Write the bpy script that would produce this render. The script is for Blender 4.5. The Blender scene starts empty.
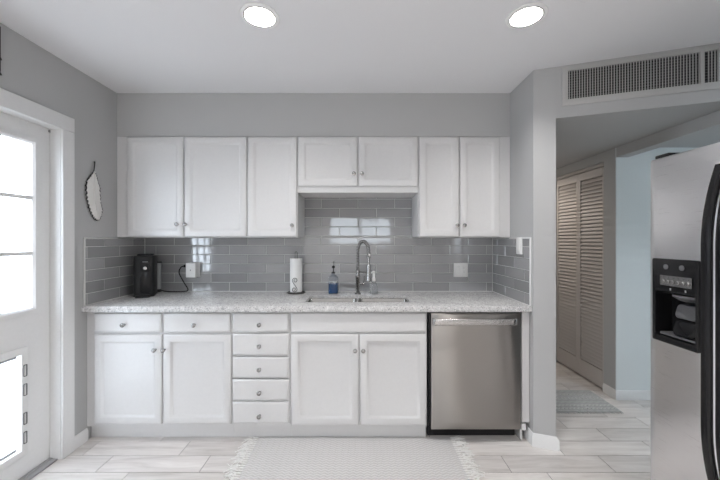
import bpy, bmesh, math, random
from mathutils import Vector, Matrix
random.seed(7)
R = math.radians
PI = math.pi
S = bpy.context.scene
COL = S.collection

# ------------------------------------------------------------------ camera, world, exposure
F = 325.0                 # focal length in pixels of the 720 px wide frame
CZ = 1.37                 # eye height
cam = bpy.data.cameras.new('camera')
cam.sensor_fit = 'HORIZONTAL'
cam.sensor_width = 36.0
cam.lens = 36.0 * F / 720.0
cam.clip_start = 0.02
camo = bpy.data.objects.new('camera', cam)
COL.objects.link(camo)
camo.location = (0, 0, CZ)
camo.rotation_euler = (R(90), 0, 0)
S.camera = camo

world = bpy.data.worlds.new('sky')
S.world = world
world.use_nodes = True
bg = world.node_tree.nodes['Background']
bg.inputs['Color'].default_value = (0.86, 0.93, 1.0, 1)
bg.inputs['Strength'].default_value = 10.0

LAMP_W = (6.5, 29.0)      # recessed lights over the kitchen; added unseen fill farther back
SIDE_W, HALL_W = 16.5, 6.5  # added unseen fill lamps: side room, hall
S.view_settings.view_transform = 'Standard'
S.view_settings.look = 'None'
S.view_settings.exposure = 0.27
S.view_settings.gamma = 1.0
S.view_settings.use_curve_mapping = False


def portal(name, loc, rot, sx, sy):
    l = bpy.data.lights.new(name, 'AREA')
    l.shape = 'RECTANGLE'
    l.size, l.size_y = sx, sy
    l.cycles.is_portal = True
    o = bpy.data.objects.new(name, l)
    COL.objects.link(o)
    o.location = loc
    o.rotation_euler = rot
    return o


# daylight openings: glazed door in the left wall, wide window in the rear wall
portal('door_daylight', (-2.06, 1.64, 1.45), (0, R(-90), 0), 1.1, 0.7)
portal('rear_daylight', (0.0, -3.36, 1.6), (R(90), 0, 0), 1.9, 1.0)

# ------------------------------------------------------------------ helpers


def new_mat(name):
    m = bpy.data.materials.new(name)
    m.use_nodes = True
    nt = m.node_tree
    return m, nt, nt.nodes['Principled BSDF'], nt.nodes['Material Output']


def sock(b, name, val):
    if name in b.inputs:
        b.inputs[name].default_value = val


def plain(name, col, rough=0.5, metal=0.0, spec=0.5, bump=0.0, bscale=60, coat=0.0, ior=None):
    m, nt, b, out = new_mat(name)
    sock(b, 'Base Color', (*col, 1))
    sock(b, 'Roughness', rough)
    sock(b, 'Metallic', metal)
    sock(b, 'Specular IOR Level', spec)
    if coat:
        sock(b, 'Coat Weight', coat)
        sock(b, 'Coat Roughness', 0.05)
    if ior:
        sock(b, 'IOR', ior)
    tc = nt.nodes.new('ShaderNodeTexCoord')
    n = nt.nodes.new('ShaderNodeTexNoise')
    n.inputs['Scale'].default_value = bscale
    n.inputs['Detail'].default_value = 3
    nt.links.new(tc.outputs['Object'], n.inputs['Vector'])
    if bump:
        bp = nt.nodes.new('ShaderNodeBump')
        bp.inputs['Strength'].default_value = bump
        bp.inputs['Distance'].default_value = 0.002
        nt.links.new(n.outputs['Fac'], bp.inputs['Height'])
        nt.links.new(bp.outputs['Normal'], b.inputs['Normal'])
    # a trace of tonal variation
    mx = nt.nodes.new('ShaderNodeMix')
    mx.data_type = 'RGBA'
    mx.inputs['A'].default_value = (*[c * 0.97 for c in col], 1)
    mx.inputs['B'].default_value = (*[min(1, c * 1.03) for c in col], 1)
    nt.links.new(n.outputs['Fac'], mx.inputs['Factor'])
    nt.links.new(mx.outputs['Result'], b.inputs['Base Color'])
    return m


def steel(name, col, rough, axis, strength=0.25, aniso=0.0):
    """brushed metal: fine noise stretched along one axis"""
    m, nt, b, out = new_mat(name)
    sock(b, 'Base Color', (*col, 1))
    sock(b, 'Metallic', 1.0)
    if aniso:                      # horizontal brushing smears reflections up and down
        sock(b, 'Anisotropic', aniso)
        tv = nt.nodes.new('ShaderNodeCombineXYZ')
        tv.inputs['Z'].default_value = 1.0
        nt.links.new(tv.outputs[0], b.inputs['Tangent'])
    tc = nt.nodes.new('ShaderNodeTexCoord')
    mp = nt.nodes.new('ShaderNodeMapping')
    sc = [900, 900, 900]
    sc[axis] = 6
    mp.inputs['Scale'].default_value = sc
    n = nt.nodes.new('ShaderNodeTexNoise')
    n.inputs['Scale'].default_value = 1
    n.inputs['Detail'].default_value = 2
    nt.links.new(tc.outputs['Object'], mp.inputs['Vector'])
    nt.links.new(mp.outputs['Vector'], n.inputs['Vector'])
    mr = nt.nodes.new('ShaderNodeMapRange')
    mr.inputs['To Min'].default_value = rough - (0.015 if aniso else 0.06)
    mr.inputs['To Max'].default_value = rough + (0.015 if aniso else 0.08)
    nt.links.new(n.outputs['Fac'], mr.inputs['Value'])
    nt.links.new(mr.outputs['Result'], b.inputs['Roughness'])
    bp = nt.nodes.new('ShaderNodeBump')
    bp.inputs['Strength'].default_value = strength
    bp.inputs['Distance'].default_value = 0.0004
    nt.links.new(n.outputs['Fac'], bp.inputs['Height'])
    nt.links.new(bp.outputs['Normal'], b.inputs['Normal'])
    return m


def tile_mat(name, c0, c1, rough, ior):
    """glazed ceramic: each tile its own shade, slightly wavy glaze"""
    m, nt, b, out = new_mat(name)
    g = nt.nodes.new('ShaderNodeNewGeometry')
    r = nt.nodes.new('ShaderNodeValToRGB')
    r.color_ramp.elements[0].color = (*c0, 1)
    r.color_ramp.elements[1].color = (*c1, 1)
    nt.links.new(g.outputs['Random Per Island'], r.inputs['Fac'])
    nt.links.new(r.outputs['Color'], b.inputs['Base Color'])
    sock(b, 'Roughness', rough)
    sock(b, 'IOR', ior)
    tc = nt.nodes.new('ShaderNodeTexCoord')
    n = nt.nodes.new('ShaderNodeTexNoise')
    n.inputs['Scale'].default_value = 9
    nt.links.new(tc.outputs['Object'], n.inputs['Vector'])
    bp = nt.nodes.new('ShaderNodeBump')
    bp.inputs['Strength'].default_value = 0.06
    bp.inputs['Distance'].default_value = 0.01
    nt.links.new(n.outputs['Fac'], bp.inputs['Height'])
    nt.links.new(bp.outputs['Normal'], b.inputs['Normal'])
    return m


def plank_mat(name):
    m, nt, b, out = new_mat(name)
    g = nt.nodes.new('ShaderNodeNewGeometry')
    tc = nt.nodes.new('ShaderNodeTexCoord')
    cmb = nt.nodes.new('ShaderNodeCombineXYZ')
    mul = nt.nodes.new('ShaderNodeMath')
    mul.operation = 'MULTIPLY'
    mul.inputs[1].default_value = 37.0
    nt.links.new(g.outputs['Random Per Island'], mul.inputs[0])
    nt.links.new(mul.outputs[0], cmb.inputs['X'])
    nt.links.new(mul.outputs[0], cmb.inputs['Z'])
    add = nt.nodes.new('ShaderNodeVectorMath')
    nt.links.new(tc.outputs['Object'], add.inputs[0])
    nt.links.new(cmb.outputs[0], add.inputs[1])
    mp = nt.nodes.new('ShaderNodeMapping')
    mp.inputs['Scale'].default_value = (1.6, 13, 1)
    nt.links.new(add.outputs[0], mp.inputs['Vector'])
    n = nt.nodes.new('ShaderNodeTexNoise')
    n.inputs['Scale'].default_value = 1.6
    n.inputs['Detail'].default_value = 7
    n.inputs['Roughness'].default_value = 0.62
    n.inputs['Distortion'].default_value = 0.5
    nt.links.new(mp.outputs[0], n.inputs['Vector'])
    r = nt.nodes.new('ShaderNodeValToRGB')
    e = r.color_ramp.elements
    e[0].position, e[0].color = 0.28, (0.47, 0.435, 0.415, 1)
    e[1].position, e[1].color = 0.72, (0.72, 0.69, 0.67, 1)
    x = e.new(0.5)
    x.color = (0.615, 0.58, 0.56, 1)
    nt.links.new(n.outputs['Fac'], r.inputs['Fac'])
    mr = nt.nodes.new('ShaderNodeMapRange')
    mr.inputs['To Min'].default_value = 0.90
    mr.inputs['To Max'].default_value = 1.08
    nt.links.new(g.outputs['Random Per Island'], mr.inputs['Value'])
    sc = nt.nodes.new('ShaderNodeVectorMath')
    sc.operation = 'SCALE'
    nt.links.new(r.outputs['Color'], sc.inputs[0])
    nt.links.new(mr.outputs[0], sc.inputs['Scale'])
    nt.links.new(sc.outputs[0], b.inputs['Base Color'])
    sock(b, 'Roughness', 0.33)
    return m


def granite_mat():
    m, nt, b, out = new_mat('granite')
    tc = nt.nodes.new('ShaderNodeTexCoord')
    v = nt.nodes.new('ShaderNodeTexVoronoi')
    v.inputs['Scale'].default_value = 150
    v.inputs['Randomness'].default_value = 1
    n = nt.nodes.new('ShaderNodeTexNoise')
    n.inputs['Scale'].default_value = 34
    n.inputs['Detail'].default_value = 9
    n.inputs['Roughness'].default_value = 0.75
    for t in (v, n):
        nt.links.new(tc.outputs['Object'], t.inputs['Vector'])
    r1 = nt.nodes.new('ShaderNodeValToRGB')       # crystals
    e = r1.color_ramp.elements
    e[0].position, e[0].color = 0.0, (0.05, 0.05, 0.052, 1)
    e[1].position, e[1].color = 1.0, (0.92, 0.91, 0.90, 1)
    for p, c in ((0.18, 0.13), (0.27, 0.44), (0.7, 0.62)):
        x = e.new(p)
        x.color = (c, c * 0.985, c * 0.975, 1)
    nt.links.new(v.outputs['Color'], r1.inputs['Fac'])
    r2 = nt.nodes.new('ShaderNodeValToRGB')       # soft clouding
    e = r2.color_ramp.elements
    e[0].position, e[0].color = 0.38, (0.44, 0.44, 0.445, 1)
    e[1].position, e[1].color = 0.62, (0.76, 0.75, 0.74, 1)
    nt.links.new(n.outputs['Fac'], r2.inputs['Fac'])
    mx = nt.nodes.new('ShaderNodeMix')
    mx.data_type = 'RGBA'
    mx.inputs['Factor'].default_value = 0.52
    nt.links.new(r1.outputs['Color'], mx.inputs['A'])
    nt.links.new(r2.outputs['Color'], mx.inputs['B'])
    nt.links.new(mx.outputs['Result'], b.inputs['Base Color'])
    sock(b, 'Roughness', 0.12)
    return m


def chevron_mat(name, ca, cb, period_x, period_y, amp):
    """woven zigzag: rows follow a triangle wave along x"""
    m, nt, b, out = new_mat(name)
    tc = nt.nodes.new('ShaderNodeTexCoord')
    sp = nt.nodes.new('ShaderNodeSeparateXYZ')
    nt.links.new(tc.outputs['Object'], sp.inputs[0])

    def mth(op, a, bv):
        q = nt.nodes.new('ShaderNodeMath')
        q.operation = op
        for i, s in enumerate((a, bv)):
            if s is None:
                continue
            if isinstance(s, (int, float)):
                q.inputs[i].default_value = s
            else:
                nt.links.new(s, q.inputs[i])
        return q.outputs[0]
    tri = mth('PINGPONG', mth('MULTIPLY', sp.outputs['X'], 1 / period_x), 0.5)
    ph = mth('ADD', mth('MULTIPLY', sp.outputs['Y'], 1 / period_y), mth('MULTIPLY', tri, amp))
    w = mth('PINGPONG', ph, 0.5)
    w2 = mth('MULTIPLY', w, 2.0)
    n = nt.nodes.new('ShaderNodeTexNoise')
    n.inputs['Scale'].default_value = 160
    nt.links.new(tc.outputs['Object'], n.inputs['Vector'])
    f = mth('ADD', w2, mth('MULTIPLY', mth('SUBTRACT', n.outputs['Fac'], 0.5), 0.7))
    r = nt.nodes.new('ShaderNodeValToRGB')
    r.color_ramp.elements[0].position = 0.3
    r.color_ramp.elements[1].position = 0.62
    r.color_ramp.elements[0].color = (*ca, 1)
    r.color_ramp.elements[1].color = (*cb, 1)
    nt.links.new(f, r.inputs['Fac'])
    nt.links.new(r.outputs['Color'], b.inputs['Base Color'])
    sock(b, 'Roughness', 0.95)
    bp = nt.nodes.new('ShaderNodeBump')
    bp.inputs['Strength'].default_value = 0.7
    bp.inputs['Distance'].default_value = 0.004
    nt.links.new(f, bp.inputs['Height'])
    nt.links.new(bp.outputs['Normal'], b.inputs['Normal'])
    return m


def pane_mat(name, tint, gloss=0.08):
    m, nt, b, out = new_mat(name)
    nt.nodes.remove(b)
    t = nt.nodes.new('ShaderNodeBsdfTransparent')
    t.inputs['Color'].default_value = (*tint, 1)
    g = nt.nodes.new('ShaderNodeBsdfGlossy')
    g.inputs['Roughness'].default_value = 0.03
    x = nt.nodes.new('ShaderNodeMixShader')
    x.inputs[0].default_value = gloss
    nt.links.new(t.outputs[0], x.inputs[1])
    nt.links.new(g.outputs[0], x.inputs[2])
    nt.links.new(x.outputs[0], out.inputs['Surface'])
    return m


def glass_mat(name, col, rough=0.02):
    m, nt, b, out = new_mat(name)
    sock(b, 'Base Color', (*col, 1))
    sock(b, 'Transmission Weight', 1.0)
    sock(b, 'Roughness', rough)
    sock(b, 'IOR', 1.4)
    return m


def flap_mat():
    m, nt, b, out = new_mat('milky_vinyl')
    nt.nodes.remove(b)
    t = nt.nodes.new('ShaderNodeBsdfTransparent')
    t.inputs['Color'].default_value = (0.88, 0.91, 0.94, 1)
    d = nt.nodes.new('ShaderNodeBsdfTranslucent')
    d.inputs['Color'].default_value = (0.9, 0.93, 0.96, 1)
    x = nt.nodes.new('ShaderNodeMixShader')
    x.inputs[0].default_value = 0.55
    nt.links.new(t.outputs[0], x.inputs[1])
    nt.links.new(d.outputs[0], x.inputs[2])
    nt.links.new(x.outputs[0], out.inputs['Surface'])
    return m


def glow_mat(name, col, strength):
    m, nt, b, out = new_mat(name)
    nt.nodes.remove(b)
    e = nt.nodes.new('ShaderNodeEmission')
    e.inputs['Color'].default_value = (*col, 1)
    e.inputs['Strength'].default_value = strength
    nt.links.new(e.outputs[0], out.inputs['Surface'])
    return m


M = dict(
    wall=plain('grey_wall_paint', (0.465, 0.466, 0.466), 0.75, bump=0.05, bscale=240),
    bluewall=plain('pale_blue_wall_paint', (0.72, 0.76, 0.77), 0.75, bump=0.05, bscale=240),
    ceil=plain('white_ceiling_paint', (0.77, 0.77, 0.785), 0.85, bump=0.05, bscale=200),
    trim=plain('white_trim_paint', (0.76, 0.76, 0.76), 0.4),
    door=plain('white_door_paint', (0.80, 0.80, 0.80), 0.35),
    cab=plain('white_cabinet_paint', (0.665, 0.66, 0.66), 0.32),
    closet=plain('closet_door_paint', (0.53, 0.495, 0.475), 0.5),
    tile=tile_mat('grey_glazed_tile', (0.275, 0.275, 0.28), (0.355, 0.355, 0.362), 0.05, 1.8),
    grout=plain('pale_grout', (0.62, 0.62, 0.61), 0.85),
    floorgrout=plain('floor_grout', (0.14, 0.13, 0.125), 0.9),
    plank=plank_mat('wood_look_plank'),
    granite=granite_mat(),
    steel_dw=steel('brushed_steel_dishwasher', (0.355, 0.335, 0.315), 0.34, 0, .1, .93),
    steel_fr=steel('brushed_steel_fridge', (0.82, 0.82, 0.835), 0.28, 1, .03, .6),
    steel_bar=steel('brushed_steel_bar', (0.45, 0.44, 0.43), 0.25, 0),
    steel_sink=plain('satin_sink_steel', (0.45, 0.44, 0.42), 0.2, 1.0),
    chrome=plain('polished_nickel', (0.43, 0.425, 0.42), 0.22, 1.0),
    nickel=plain('satin_nickel_knob', (0.38, 0.375, 0.37), 0.27, 1.0),
    black=plain('gloss_black_plastic', (0.010, 0.010, 0.011), 0.18, spec=0.3),
    blackm=plain('matt_black_plastic', (0.012, 0.012, 0.013), 0.42, spec=0.3),
    dgrey=plain('dark_grey_plastic', (0.12, 0.12, 0.125), 0.4),
    dark=plain('dark_recess', (0.02, 0.02, 0.02), 0.8),
    iron=plain('dark_iron_wire', (0.06, 0.058, 0.055), 0.45, 0.7),
    plastic=plain('white_plastic', (0.80, 0.80, 0.79), 0.35),
    grey=plain('grey_plastic', (0.34, 0.34, 0.35), 0.4),
    paper=plain('white_paper_towel', (0.86, 0.86, 0.85), 0.95, bump=0.4, bscale=220),
    rug=chevron_mat('cream_chevron_weave', (0.51, 0.49, 0.485), (0.60, 0.585, 0.58), 0.042, 0.021, 1.15),
    fringe=plain('cream_cotton_yarn', (0.80, 0.79, 0.77), 0.95),
    mat=chevron_mat('grey_patterned_weave', (0.39, 0.395, 0.397), (0.45, 0.455, 0.456), 0.06, 0.05, 0.8),
    pane=pane_mat('door_glass', (0.90, 0.92, 0.94)),
    wpane=pane_mat('window_glass', (0.70, 0.705, 0.71)),
    flap=flap_mat(),
    clear=glass_mat('clear_glass', (0.95, 0.97, 0.98)),
    soap=plain('blue_dish_soap', (0.015, 0.07, 0.20), 0.12),
    lens=glow_mat('lit_lens', (1.0, 0.965, 0.92), 6.0),
    baffle=plain('white_baffle', (0.86, 0.86, 0.85), 0.45),
    vent=plain('vent_paint', (0.46, 0.455, 0.445), 0.5),
    stitch=plain('pale_grey_stitching', (0.60, 0.60, 0.59), 0.95),
    feather=plain('white_feather', (0.78, 0.765, 0.74), 0.8, bump=0.4, bscale=90),
    concrete=plain('pale_patio_concrete', (0.55, 0.54, 0.53), 0.9, bump=0.3),
)


def link(name, bm, mat, parent=None, loc=None, smooth=38):
    """one mesh object; bm holds world coordinates"""
    bmesh.ops.recalc_face_normals(bm, faces=bm.faces)
    me = bpy.data.meshes.new(name)
    org = Vector((0, 0, 0))
    if parent is not None:
        p = parent
        while p is not None:
            org += Vector(p.location)
            p = p.parent
    elif loc is not None:
        org = Vector(loc)
    bmesh.ops.translate(bm, vec=-org, verts=bm.verts)
    bm.to_mesh(me)
    bm.free()
    for mm in (mat if isinstance(mat, (list, tuple)) else [mat]):
        me.materials.append(mm)
    for p in me.polygons:
        p.use_smooth = True
    me.set_sharp_from_angle(angle=R(smooth))
    o = bpy.data.objects.new(name, me)
    COL.objects.link(o)
    if parent is not None:
        o.parent = parent
    elif loc is not None:
        o.location = loc
    return o


def struct(name, bm, mat, parent=None):
    o = link(name, bm, mat, parent)
    if parent is None:
        o['kind'] = 'structure'
    return o


def tag(o, label, cat, group=None):
    o['label'] = label
    o['category'] = cat
    o['kind'] = 'thing'
    if group:
        o['group'] = group
    return o


def thing(name, label, cat, loc, group=None):
    o = bpy.data.objects.new(name, None)
    COL.objects.link(o)
    o.empty_display_size = 0.1
    o.location = loc
    return tag(o, label, cat, group)


def B():
    return bmesh.new()


def box(bm, x0, x1, y0, y1, z0, z1, bev=0.0, seg=2, mat=0):
    vs = [bm.verts.new((x, y, z)) for x in (x0, x1) for y in (y0, y1) for z in (z0, z1)]
    idx = ((0, 1, 3, 2), (4, 6, 7, 5), (0, 4, 5, 1), (2, 3, 7, 6), (0, 2, 6, 4), (1, 5, 7, 3))
    fs = [bm.faces.new([vs[i] for i in f]) for f in idx]
    for f in fs:
        f.material_index = mat
    if bev:
        es = list({e for f in fs for e in f.edges})
        bmesh.ops.bevel(bm, geom=es, offset=bev, segments=seg, profile=0.5, affect='EDGES')
    return bm


def prism(bm, pts, z0, z1):
    lo = [bm.verts.new((x, y, z0)) for x, y in pts]
    hi = [bm.verts.new((x, y, z1)) for x, y in pts]
    n = len(pts)
    bm.faces.new(lo[::-1])
    bm.faces.new(hi)
    for i in range(n):
        bm.faces.new((lo[i], lo[(i + 1) % n], hi[(i + 1) % n], hi[i]))
    return bm


def lathe(bm, prof, c, axis='z', seg=24, caps=True):
    """prof: (radius, height) along axis from c"""
    rings = []
    for r, h in prof:
        ring = []
        for k in range(seg):
            a = 2 * PI * k / seg
            u, v = r * math.cos(a), r * math.sin(a)
            p = {'z': (u, v, h), 'y': (u, h, v), 'x': (h, u, v)}[axis]
            ring.append(bm.verts.new((c[0] + p[0], c[1] + p[1], c[2] + p[2])))
        rings.append(ring)
    for a, b in zip(rings, rings[1:]):
        for k in range(seg):
            bm.faces.new((a[k], a[(k + 1) % seg], b[(k + 1) % seg], b[k]))
    if caps:
        bm.faces.new(rings[0][::-1])
        bm.faces.new(rings[-1])
    return bm


def tube(bm, pts, rad, seg=8, closed=False):
    """round tube along points; rad a number or one per point"""
    pts = [Vector(p) for p in pts]
    n = len(pts)
    rs = rad if isinstance(rad, (list, tuple)) else [rad] * n
    rings = []
    up = None
    for i, p in enumerate(pts):
        if closed:
            t = (pts[(i + 1) % n] - pts[i - 1]).normalized()
        else:
            t = (pts[min(i + 1, n - 1)] - pts[max(i - 1, 0)]).normalized()
        if up is None:
            up = t.orthogonal().normalized()
        else:
            up = (up - t * up.dot(t))
            up = up.normalized() if up.length > 1e-6 else t.orthogonal().normalized()
        s = t.cross(up)
        rings.append([bm.verts.new(p + rs[i] * (math.cos(2 * PI * k / seg) * up + math.sin(2 * PI * k / seg) * s)) for k in range(seg)])
    m = n if closed else n - 1
    for i in range(m):
        a, b = rings[i], rings[(i + 1) % n]
        for k in range(seg):
            bm.faces.new((a[k], a[(k + 1) % seg], b[(k + 1) % seg], b[k]))
    if not closed:
        bm.faces.new(rings[0][::-1])
        bm.faces.new(rings[-1])
    return bm


def smooth_path(pts, n=8):
    """Catmull-Rom through the points"""
    P = [Vector(p) for p in pts]
    P = [2 * P[0] - P[1]] + P + [2 * P[-1] - P[-2]]
    out = []
    for i in range(1, len(P) - 2):
        for k in range(n):
            t = k / n
            a, b, c, d = P[i - 1:i + 3]
            out.append(0.5 * ((2 * b) + (c - a) * t + (2 * a - 5 * b + 4 * c - d) * t * t + (3 * b - a - 3 * c + d) * t ** 3))
    out.append(P[-2])
    return out


def rrect(u0, u1, v0, v1, r, n=3):
    if r <= 0:
        return [(u0, v0), (u1, v0), (u1, v1), (u0, v1)]
    out = []
    for cu, cv, a0 in ((u1 - r, v1 - r, 0), (u0 + r, v1 - r, 90), (u0 + r, v0 + r, 180), (u1 - r, v0 + r, 270)):
        for k in range(n + 1):
            a = R(a0 + 90 * k / n)
            out.append((cu + r * math.cos(a), cv + r * math.sin(a)))
    return out


def rings(bm, lst, fn, n=3, cap0=True, cap1=True):
    """loft of rounded rectangles (u0,u1,v0,v1,w,r) mapped by fn(u,v,w)"""
    prev = first = None
    for u0, u1, v0, v1, w, r in lst:
        cur = [bm.verts.new(fn(u, v, w)) for u, v in rrect(u0, u1, v0, v1, r, n)]
        if prev:
            m = len(cur)
            for k in range(m):
                bm.faces.new((prev[k], prev[(k + 1) % m], cur[(k + 1) % m], cur[k]))
        else:
            first = cur
        prev = cur
    if cap0:
        bm.faces.new(first[::-1])
    if cap1:
        bm.faces.new(prev)
    return bm


def boolean_cut(o, cutters):
    """cut the bmesh solids out of o and bake the result"""
    for bm in cutters:
        me = bpy.data.meshes.new('cut')
        bmesh.ops.recalc_face_normals(bm, faces=bm.faces)
        bm.to_mesh(me)
        bm.free()
        c = bpy.data.objects.new('cut', me)
        COL.objects.link(c)
        md = o.modifiers.new('cut', 'BOOLEAN')
        md.operation = 'DIFFERENCE'
        md.solver = 'EXACT'
        md.object = c
        bpy.context.view_layer.update()
        ev = o.evaluated_get(bpy.context.evaluated_depsgraph_get())
        nm = bpy.data.meshes.new_from_object(ev)
        o.modifiers.clear()
        old = o.data
        o.data = nm
        bpy.data.meshes.remove(old)
        bpy.data.objects.remove(c)
        bpy.data.meshes.remove(me)
    return o


# ------------------------------------------------------------------ room dimensions
XL, XR = -1.87, 1.155          # kitchen side walls
YB = 2.82                     # back wall
YR = -3.2                     # rear wall
ZC, ZS = 2.50, 2.165          # ceiling, underside of soffit and of the hall ceiling
SLOPE = 1 / 2.99              # the wing wall end and the vent wall stand at this angle
XW = 1.28                    # hall side of the wing wall


def yv(x):                    # y of the angled vent wall at x
    return 2.165 - SLOPE * (x - XR)


# ------------------------------------------------------------------ floor
bm = B()
pl, pw, gap = 0.615, 0.15, 0.0042
row = -40
while True:
    y0 = 2.065 + row * pw
    if y0 > 4.6:
        break
    if y0 > -3.4:
        xj = 0.69 - row * 0.205
        k0 = math.floor((-2.1 - xj) / pl)
        k = k0
        while xj + k * pl < 3.6:
            x0, x1 = xj + k * pl, xj + (k + 1) * pl
            box(bm, x0 + gap / 2, x1 - gap / 2, y0 + gap / 2, y0 + pw - gap / 2, -0.008, 0.0, 0)
            k += 1
    row += 1
box(bm, -2.1, 3.75, -3.35, 4.8, -0.05, -0.0025, mat=1)
struct('floor', bm, [M['plank'], M['floorgrout']])

# ------------------------------------------------------------------ walls
DY0, DY1, DZ = 1.24, 2.035, 2.068        # door opening in the left wall
bm = B()
box(bm, -2.02, XL, YR, DY0, 0, ZC)
box(bm, -2.02, XL, DY1, 2.95, 0, ZC)
box(bm, -2.02, XL, DY0, DY1, DZ, ZC)
struct('wall_left', bm, M['wall'])
struct('wall_back', box(B(), XL + .0005, XR - .0005, YB, 2.95, 0, ZC), M['wall'])
struct('wall_wing', prism(B(), [(XR, yv(XR)), (XW, yv(XW)), (XW, 4.7), (XR, 4.7)], 0, ZC), M['wall'])
struct('soffit', box(B(), XL + .0005, XR - .0005, 2.50, YB - .0005, ZS, ZC - .0005), M['wall'])
# vent wall above the hall opening, solid back over the dropped hall ceiling
struct('wall_header', prism(B(), [(XW + .0005, yv(XW)), (3.6, yv(3.6)), (3.6, 4.7), (XW + .0005, 4.7)], ZS, ZC - .0005), M['wall'])
bm = B()
prism(bm, [(2.2, yv(2.2)), (2.3, yv(2.3)), (2.3, 2.7895), (2.2, 2.7895)], 2.08, ZS - .0005)
box(bm, 2.2, 2.3, 2.80, 2.935, 0, ZS - .0005)
box(bm, 2.2, 2.3, 2.935, 3.665, 2.075, ZS - .0005)
box(bm, 2.2, 2.3, 3.665, 4.7, 0, ZS - .0005)
struct('wall_hall', bm, M['wall'])
bm = box(B(), 2.2002, 3.6, 2.79, 2.7995, 0, ZS - .0005)
box(bm, 2.3005, 3.6, 2.7995, 2.9, 0, ZS - .0005)
struct('wall_side_room', bm, M['bluewall'])
bm = B()
box(bm, 3.6, 3.7, 0.8, 2.9, 0, ZC)
box(bm, 2.36, 3.6, 0.8, 0.9, 0, ZC)
struct('wall_side_room_far', bm, M['bluewall'])
struct('wall_hall_end', box(B(), XW + .001, 2.9, 4.6, 4.7, 0, ZS - .0005), M['wall'])
struct('wall_closet', box(B(), 2.8, 2.9, 2.905, 4.6, 0, ZS - .0005), M['wall'])
struct('wall_right', box(B(), 2.25, 2.35, YR, 1.60, 0, ZC), M['wall'])
bm = B()
WX0, WX1, WZ0, WZ1 = -0.86, 0.86, 1.2, 1.97
box(bm, -2.02, WX0, YR - .12, YR, 0, ZC)
box(bm, WX1, 2.35, YR - .12, YR, 0, ZC)
box(bm, WX0, WX1, YR - .12, YR, 0, WZ0)
box(bm, WX0, WX1, YR - .12, YR, WZ1, ZC)
struct('wall_rear', bm, M['wall'])
bm = B()
for x0, x1, z0, z1 in ((WX0, WX1, WZ0, WZ0 + .05), (WX0, WX1, WZ1 - .05, WZ1), (WX0, WX0 + .05, WZ0, WZ1), (WX1 - .05, WX1, WZ0, WZ1), (-.03, .03, WZ0, WZ1)):
    box(bm, x0 + .001, x1 - .001, YR - .09, YR - .03, z0 + .001, z1 - .001)
wf = struct('window_1', bm, M['trim'])
struct('pane', box(B(), WX0 + .05, WX1 - .05, YR - .064, YR - .06, WZ0 + .05, WZ1 - .05), M['wpane'], wf)

LIGHTS = [(-0.505, 1.64), (0.838, 1.64), (-1.0, -1.2), (1.0, -1.2), (-1.0, -2.3), (1.0, -2.3)]  # those behind the camera are unseen, added to fill the room
ceil = struct('ceiling', box(B(), -2.02, 3.7, -3.32, 4.8, ZC, 2.62), M['ceil'])
boolean_cut(ceil, [lathe(B(), [(0.077, -0.02), (0.077, 0.08)], (x, y, ZC), seg=40) for x, y in LIGHTS])

# patio outside the door, seen through the panes
struct('ground', box(B(), -9, -2.03, -6, 9, -0.2, -0.06), M['concrete'])

# ------------------------------------------------------------------ glazed door with pet flap
XD = -1.938                  # door face
bm = B()
gy0, gy1, gz0, gz1 = 1.37, 1.925, 0.965, 1.945
py0, py1, pz0, pz1 = 1.52, 1.868, 0.15, 0.735
x0, x1 = XD - .042, XD
box(bm, x0, x1, DY0 + .004, gy0, 0.012, DZ - .005)          # stiles
box(bm, x0, x1, py1 + .0, DY1 - .004, 0.012, gz0)
box(bm, x0, x1, gy1, DY1 - .004, gz0, DZ - .005)
box(bm, x0, x1, gy0, gy1, gz1, DZ - .005)
box(bm, x0, x1, gy0, py1, pz1, gz0)
box(bm, x0, x1, gy0, py0, 0.012, pz1)
box(bm, x0, x1, py0, py1, 0.012, pz0)
door = struct('door_1', bm, M['door'])
fx = lambda u, v, w: (XD + w, u, v)
bm = B()                                                       # moulding round the glass
rings(bm, [(gy0 - .026, gy1 + .026, gz0 - .026, gz1 + .026, 0.0005, 0), (gy0 - .024, gy1 + .024, gz0 - .024, gz1 + .024, .012, 0),
           (gy0 - .004, gy1 + .004, gz0 - .004, gz1 + .004, .014, 0), (gy0 + .008, gy1 - .008, gz0 + .008, gz1 - .008, .004, 0),
           (gy0 + .008, gy1 - .008, gz0 + .008, gz1 - .008, -.02, 0)], fx, cap0=False, cap1=False)
struct('glass_frame', bm, M['door'], door)
bm = B()
for k in (1, 2):
    y = gy0 + (gy1 - gy0) * k / 3
    box(bm, XD - .018, XD + .006, y - .011, y + .011, gz0, gz1, .003, 1)
    z = gz0 + (gz1 - gz0) * k / 3
    box(bm, XD - .018, XD + .0055, gy0, gy1, z - .011, z + .011, .003, 1)
struct('muntin', bm, M['door'], door)
struct('pane', box(B(), XD - .026, XD - .022, gy0, gy1, gz0, gz1), M['pane'], door)
bm = B()
rings(bm, [(py0 - .02, py1 + .02, pz0 - .02, pz1 + .02, .0005, .004), (py0 - .02, py1 + .02, pz0 - .02, pz1 + .02, .010, .004),
           (py0 - .016, py1 + .016, pz0 - .016, pz1 + .016, .013, .004), (py0 + .018, py1 - .018, pz0 + .018, pz1 - .018, .013, .002),
           (py0 + .02, py1 - .02, pz0 + .02, pz1 - .02, -.03, .002)], fx, cap0=False, cap1=False)
pet = struct('pet_door', bm, M['plastic'], door)
struct('flap', box(B(), XD - .014, XD - .009, py0 + .022, py1 - .022, pz0 + .03, pz1 - .03), M['flap'], pet)
bm = B()                                                       # dark clips along the flap frame, magnet strip top and bottom
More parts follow.
